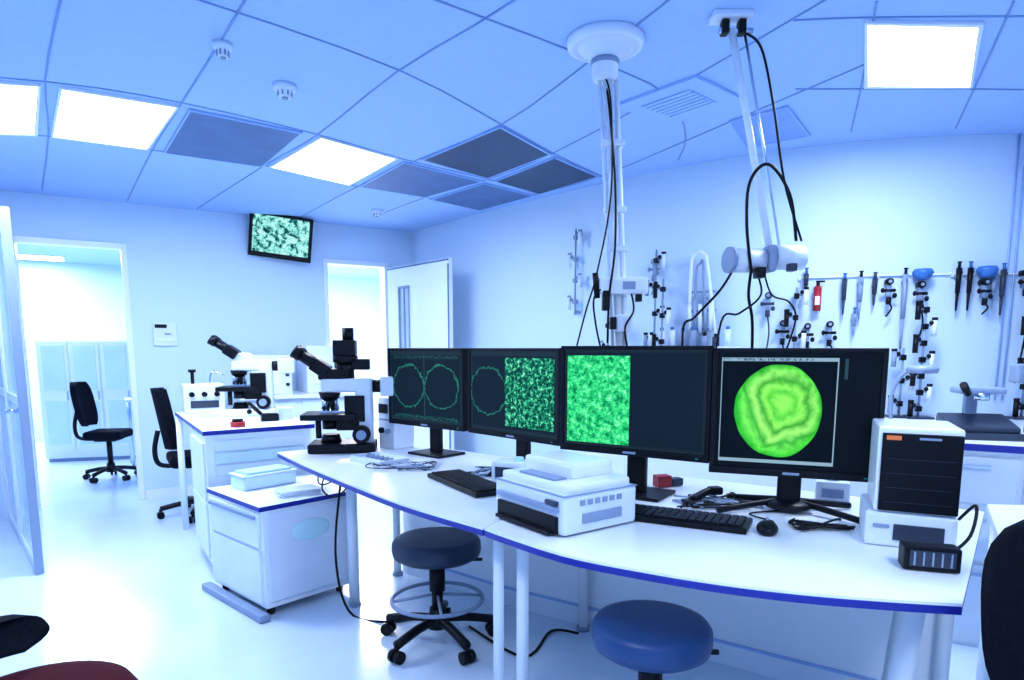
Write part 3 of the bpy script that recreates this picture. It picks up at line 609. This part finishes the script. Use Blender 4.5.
b.cyl((0.82,2.52,1.63),(0.96,2.56,1.63),0.046,WHITEP); b.cyl((1.00,2.56,1.645),(1.12,2.58,1.645),0.046,WHITEP); b.cyl((0.815,2.519,1.63),(0.83,2.522,1.63),0.049,GREYP); b.box((0.98,2.54,1.635),(0.03,0.08,0.10),GREYP,bev=0.01); b.box((0.93,2.50,1.58),(0.035,0.05,0.04),BLACK,bev=0.006); b.box((1.05,2.50,1.60),(0.03,0.04,0.03),DGREY,bev=0.006)
b.tube([(0.83,2.49,CZ-0.06),(0.88,2.45,2.35),(0.93,2.44,2.15),(0.99,2.46,1.9),(1.09,2.52,1.70)],0.0045,BLACK)
b.tube([(0.90,2.5,1.58),(0.86,2.46,1.75),(0.865,2.46,1.90),(0.93,2.46,1.96),(1.02,2.48,1.86),(1.07,2.52,1.70)],0.006,BLACK)
b.tube([(0.90,2.5,1.60),(0.90,2.52,1.5),(0.93,2.55,1.4),(0.95,2.58,1.2),(0.95,2.5,0.9)],0.006,BLACK)
b.tube([(0.84,2.52,1.60),(0.80,2.55,1.52),(0.72,2.6,1.42),(0.68,2.62,1.36),(0.70,2.6,1.0)],0.005,BLACK)
b.tube([(0.92,2.52,1.60),(0.94,2.5,1.5),(0.86,2.5,1.43),(0.80,2.52,1.40),(0.78,2.55,1.1)],0.004,BLACK)
b.tube([(0.95,2.52,1.60),(0.98,2.5,1.5),(1.05,2.5,1.47),(1.08,2.52,1.38),(1.0,2.55,1.1)],0.0035,BLACK)
b.done()

# ------------------------------------------------------------ back bench + wall instruments
BP=[Vector(p) for p in [(0.35,4.65),(0.75,4.2),(1.2,3.62),(1.55,3.1),(1.78,2.80),(2.1,2.62),(3.4,2.55)]]
bk=[Vector(onwall(X,0,0.02)[0][:2]) for X in (3.4,2.9,2.4,1.9,1.5,1.15,0.8,0.6)]
b=B('back_lab_bench'); b.prism([tuple(p) for p in BP]+[tuple(p) for p in bk],0.87,0.90,WHITE,BLUEE)
BPi=[p+(Vector((2.6,3.6))-p).normalized()*0.05 for p in BP]; bki=[p+(Vector((2.2,3.2))-p).normalized()*0.03 for p in bk]
b.prism([tuple(p) for p in BPi]+[tuple(p) for p in bki],0.0,0.87,WHITE)
for (x0,x1) in ((4,5),(5,6)):
    P,Q=BPi[x0],BPi[x1]; nseg=1 if x0==4 else 3
    for k in range(nseg):
        c0=P.lerp(Q,(k+.5)/nseg); d=(Q-P).normalized(); nn=Vector((d.y,-d.x)); an=math.atan2(d.y,d.x); c0=c0+nn*0.008; Lk=(Q-P).length/nseg-0.02
        for j,(z,h) in enumerate(((0.74,0.2),(0.5,0.22),(0.22,0.3))):
            b.box((c0.x,c0.y,z),(Lk,0.016,h),WHITEP,rot=(0,0,an),bev=0.004); cc=c0+nn*0.02; b.box((cc.x,cc.y,z+h/2-0.04),(min(0.14,Lk*0.5),0.014,0.012),METAL,rot=(0,0,an))
b.done()
b=B('instrument_rail')
for X0,X1,z in ((1.75,3.3,1.72),):
    P=[Vector(onwall(X0+(X1-X0)*k/12,0,0.0)[0][:2]) for k in range(13)]; strip(b,P,-0.018,-0.010,z-0.004,z+0.004,WHITE)
    for k in range(0,13,3):
        (px,py,pz),an=onwall(X0+(X1-X0)*k/12,z,0.008); b.box((px,py,pz),(0.02,0.014,0.03),WHITEP,rot=(0,0,an))
b.done()
def wb(name,X,z,off=0.035):
    p,an=onwall(X,z,off); return B(name,p,an)
def pipette(X,z,L=0.24,m=DGREY,knob=BLUEP):
    b=wb('hanging_pipette',X,z,0.045); b.cyl((0,0,0),(0,0,-L*0.5),0.015,m,0.012); b.cyl((0,0,-L*0.5),(0,0,-L*0.85),0.009,m,0.005); b.cyl((0,0,-L*0.85),(0,0,-L),0.004,GREYP,0.001)
    b.cyl((0,0,0),(0,0,0.03),0.008,knob); b.cyl((0,0,0.03),(0,0,0.036),0.012,knob); b.tube([(0,0,-0.02),(0,-0.025,-0.02),(0,-0.03,-0.035)],0.004,m); b.box((0,0.02,-0.04),(0.02,0.03,0.014),GREYP); b.done()
def regulator(X,z,m=DGREY,drop=0.25,cup=None,s=0.8):
    b=wb('gas_regulator',X,z,0.06); b.cyl((0,0.045,0),(0,-0.01,0),0.024*s,m); b.cyl((0,-0.01,0),(0,-0.014,0),0.012*s,GREYP); b.box((0,0.02,-0.05),(0.026,0.03,0.07),GREYP,bev=0.006); b.cyl((-0.035,0.01,-0.05),(0.035,0.01,-0.05),0.009,m)
    b.cyl((0,0,-0.09),(0,0,-0.13),0.014,m); b.tube([(0,0,-0.12),(0.015,-0.01,-0.12-drop*0.4),(-0.01,0,-0.12-drop)],0.005,m)
    b.ell((0.03,0,-0.08),(0.025,0.025,0.03),m); b.ell((-0.035,0,-0.05),(0.02,0.02,0.03),m)
    if cup: b.lathe([(0.0,0.025),(0.03,0.025),(0.042,0.04),(0.055,0.065),(0.045,0.085),(0.0,0.09)],cup)
    b.done()
def stand(X,z0,z1,off=0.12,clamps=3,tube=GREYP,w_=0.08,jm=BLACK,tip=BLACK):
    b=wb('clamp_stand',X,0,off); b.cyl((0,0,z0),(0,0,z1),0.007,GREYP)
    for k in range(clamps):
        z=z0+(z1-z0)*(k+0.6)/clamps; s_=1 if k%2 else -1
        b.box((0,0,z),(0.030,0.030,0.032),jm,bev=0.004); b.cyl((0,0,z),(s_*w_,-0.01,z+0.01),0.006,GREYP); b.cyl((s_*w_,-0.01,z+0.035),(s_*w_,-0.01,z-0.055),0.014,WHITEP if k%2 else tube); b.cyl((s_*w_,-0.01,z+0.035),(s_*w_,-0.01,z+0.05),0.015,tip); b.ell((s_*0.03,-0.01,z+0.02),(0.026,0.026,0.026),jm)
    if z0<0.95: b.box((0,0,z0+0.006),(0.14,0.1,0.012),DGREY,bev=0.003)
    else:
        b.box((0,off/2,z0+0.02),(0.02,off-0.01,0.02),GREYP); b.box((0,off/2,z1-0.03),(0.02,off-0.01,0.02),GREYP)
    b.done()
def flask(X,z,liq=BLUEP,off=0.07):
    b=wb('wash_bottle',X,z,off); b.lathe([(0.0,0),(0.032,0.0),(0.034,0.01),(0.034,0.08),(0.016,0.105),(0.014,0.125),(0.0,0.125)],WHITEP,seg=20); b.lathe([(0.0,0.125),(0.016,0.125),(0.016,0.145),(0.0,0.147)],liq,seg=16); b.tube([(0,0,0.145),(0,0,0.17),(0.03,0,0.18),(0.05,0,0.165)],0.003,liq); b.box((0,0.012,-0.004),(0.08,off+0.01,0.008),GREYP); b.done()
def glassware(X,z,h=0.14,r=0.045,off=0.25,m=FROST):
    b=wb('conical_flask',X,z,off); b.lathe([(0.0,0),(r,0.0),(r,0.01),(r*0.35,h*0.65),(r*0.32,h*0.95),(r*0.4,h),(0.0,h)],m,seg=24); b.lathe([(0,h),(r*0.3,h),(r*0.36,h+0.02),(0,h+0.022)],BLACK,seg=16); b.done()
stand(0.52,1.55,2.18,0.06,4,WHITEP,0.05,GREYP,GREYP)
stand(1.03,0.9,1.95,0.10,6,w_=0.06); stand(1.10,0.9,1.75,0.17,5,BLACK,w_=0.05); regulator(1.00,1.88,GREYP,0.1)
b=wb('tube_drying_rack',1.27,1.62,0.07); b.tube([(-0.08,0,-0.25),(-0.08,0,0.2),(-0.05,0,0.28),(0.0,0,0.28),(0.03,0,0.2),(0.10,0,-0.25)],0.011,WHITE); b.tube([(-0.04,0,-0.25),(-0.045,0,0.15),(-0.02,0,0.22),(0.0,0,0.2),(0.03,0,-0.25)],0.009,GREYP)
for z in (-0.2,-0.08,0.04): b.box((0,0.015,z),(0.17,0.03,0.014),GREYP)
for k in range(5): b.cyl((-0.07+k*0.035,-0.01,-0.22),(-0.07+k*0.035,-0.03,-0.04+0.03*(k%2)),0.012,GREYP if k%2 else WHITEP)
b.box((0,0.03,-0.1),(0.03,0.05,0.03),GREYP); b.done()
b=wb('reagent_shelf',1.22,1.30,0.10); b.box((0,0,0),(0.62,0.18,0.02),WHITEP,bev=0.003)
for k in (-1,1): b.box((k*0.25,0.04,-0.05),(0.015,0.10,0.08),GREYP)
for k in range(8):
    xx=-0.27+k*0.075; hh=random.uniform(0.06,0.12); b.cyl((xx,0,0.01),(xx,0,0.01+hh),0.022,random.choice([WHITEP,FROST,DGREY,GREYP]),seg=14); b.cyl((xx,0,0.01+hh),(xx,0,0.03+hh),0.012,random.choice([BLACK,BLUEP,BLACK]),seg=12)
b.done()
stand(0.78,0.9,1.52,0.14,4,WHITEP,0.05,BLACK,GREYP); glassware(0.66,0.90); 
regulator(1.60,1.62,drop=0.3); regulator(1.68,1.45,BLACK,0.2); stand(1.74,1.15,1.66,0.08,4,BLACK,w_=0.05)
b=wb('fire_extinguisher',1.84,1.52,0.045); b.cyl((0,0,0),(0,0,0.13),0.022,RED); b.ell((0,0,0.13),(0.044,0.044,0.04),RED); b.cyl((0,0,0.14),(0,0,0.17),0.01,BLACK); b.box((0.012,0,0.172),(0.05,0.015,0.01),BLACK); b.box((0,-0.022,0.06),(0.026,0.004,0.05),WHITE); b.box((0,0.03,0.1),(0.03,0.03,0.02),GREYP); b.done()
regulator(1.80,1.43,BLACK,0.05); regulator(1.91,1.44,BLACK,0.05); pipette(1.78,1.74,0.14)
pipette(1.97,1.70,0.24); pipette(2.05,1.71,0.28,GREYP,BLACK); pipette(2.12,1.70,0.18,DGREY,DGREY); regulator(2.19,1.68,BLACK,0.08); pipette(2.03,1.50,0.14,GREYP)
regulator(2.35,1.66,BLACK,0.25,BLUEP); pipette(2.27,1.72,0.5,GREYP,BLACK)
stand(2.35,0.9,1.55,0.14,7,BLACK,w_=0.045); stand(2.27,0.9,1.30,0.1,3,w_=0.05)
pipette(2.54,1.75,0.28,BLACK,BLACK); pipette(2.60,1.75,0.28,BLACK,BLUEP); regulator(2.68,1.67,BLACK,0.06,BLUEP); pipette(2.73,1.72,0.22,GREYP,BLACK); pipette(2.78,1.74,0.3,DGREY)
regulator(2.90,1.72,BLACK,0.5); stand(2.90,0.9,1.70,0.12,7,BLACK,w_=0.04); regulator(3.02,1.6,BLACK,0.3)
b=wb('articulated_arm_lamp',2.98,1.42,0.03); b.box((0,0,0),(0.06,0.05,0.08),BLACK,bev=0.008); b.tube([(0,0,0),(0.0,-0.2,0.08),(0.03,-0.4,0.0)],0.012,BLACK); b.lathe([(0.0,0.02),(0.06,0.015),(0.07,0.0),(0.065,-0.02),(0.0,-0.01)],BLACK,c=(0.03,-0.42,-0.02)); b.done()
b=B('conduit_pipe')
for X in (2.82,2.86):
    p,an=onwall(X,0,0.012); b.cyl((p[0],p[1],1.0),(p[0],p[1],CZ),0.005,VFR)
b.done()
b=B('bench_analyser',(2.10,2.92,0.90),math.radians(-15)); b.box((0,0,0.015),(0.30,0.24,0.03),DGREY,bev=0.006)
b.box((0.0,0.0,0.05),(0.27,0.20,0.06),DGREY,rot=(0.25,0,0),bev=0.012); b.box((0,0.09,0.13),(0.05,0.04,0.16),GREYP,bev=0.008); b.box((0,0.02,0.21),(0.18,0.14,0.03),GREYP,bev=0.012); b.cyl((-0.06,-0.04,0.2),(-0.10,-0.1,0.24),0.016,BLACK); b.cyl((0.0,-0.03,0.17),(0,-0.03,0.2),0.03,METAL); b.done()
b=B('magnifier_lamp',(1.88,3.20,0.90)); b.cyl((0,0,0),(0,0,0.02),0.07,DGREY); b.tube([(0,0,0.02),(0,0.02,0.16),(0.03,0.0,0.26),(0.07,-0.03,0.30)],0.009,GREYP); b.lathe([(0.0,0.02),(0.06,0.015),(0.07,0.0),(0.065,-0.02),(0.0,-0.01)],GREYP,c=(0.10,-0.05,0.30)); b.done()
microscope(2.56,2.95,0.90,170,0.95,body=GREYP,base=DGREY)
b=B('centrifuge',(1.62,3.32,0.90),-0.6); b.box((0,0,0.09),(0.28,0.3,0.18),WHITEP,bev=0.02,seg=3); b.cyl((0,0.02,0.18),(0,0.02,0.2),0.11,GREYP); b.box((0,-0.152,0.06),(0.2,0.006,0.06),DGREY); b.done()
b=B('side_desk'); sdp=[(1.43,1.82),(1.84,2.46),(2.3,2.42),(2.15,1.55)]; b.prism(sdp,0.675,0.70,WHITE); sdi=[tuple(Vector(p)+(Vector((1.93,2.07))-Vector(p)).normalized()*0.05) for p in sdp]
for i in range(4):
    b.cyl((sdi[i][0],sdi[i][1],0),(sdi[i][0],sdi[i][1],0.675),0.022,WHITE)
P,Q=Vector(sdi[0]),Vector(sdi[1]); d=(Q-P); b.box(((P.x+Q.x)/2,(P.y+Q.y)/2,0.48),(d.length,0.02,0.38),WHITEP,rot=(0,0,math.atan2(d.y,d.x)))
b.done()

# ------------------------------------------------------------ world + camera
wd=bpy.data.worlds.new('world'); S.world=wd; wd.use_nodes=True; wd.node_tree.nodes['Background'].inputs[0].default_value=(0.5,0.7,1,1); wd.node_tree.nodes['Background'].inputs[1].default_value=0.5
cd=bpy.data.cameras.new('camera'); co=bpy.data.objects.new('camera',cd); bpy.context.collection.objects.link(co)
co.location=(0,0,1.3); co.rotation_euler=(math.radians(90-7.4),0,0); cd.sensor_width=36; cd.lens=650/1024*36; cd.clip_start=0.05
cd.shift_y=0.0903
S.camera=co
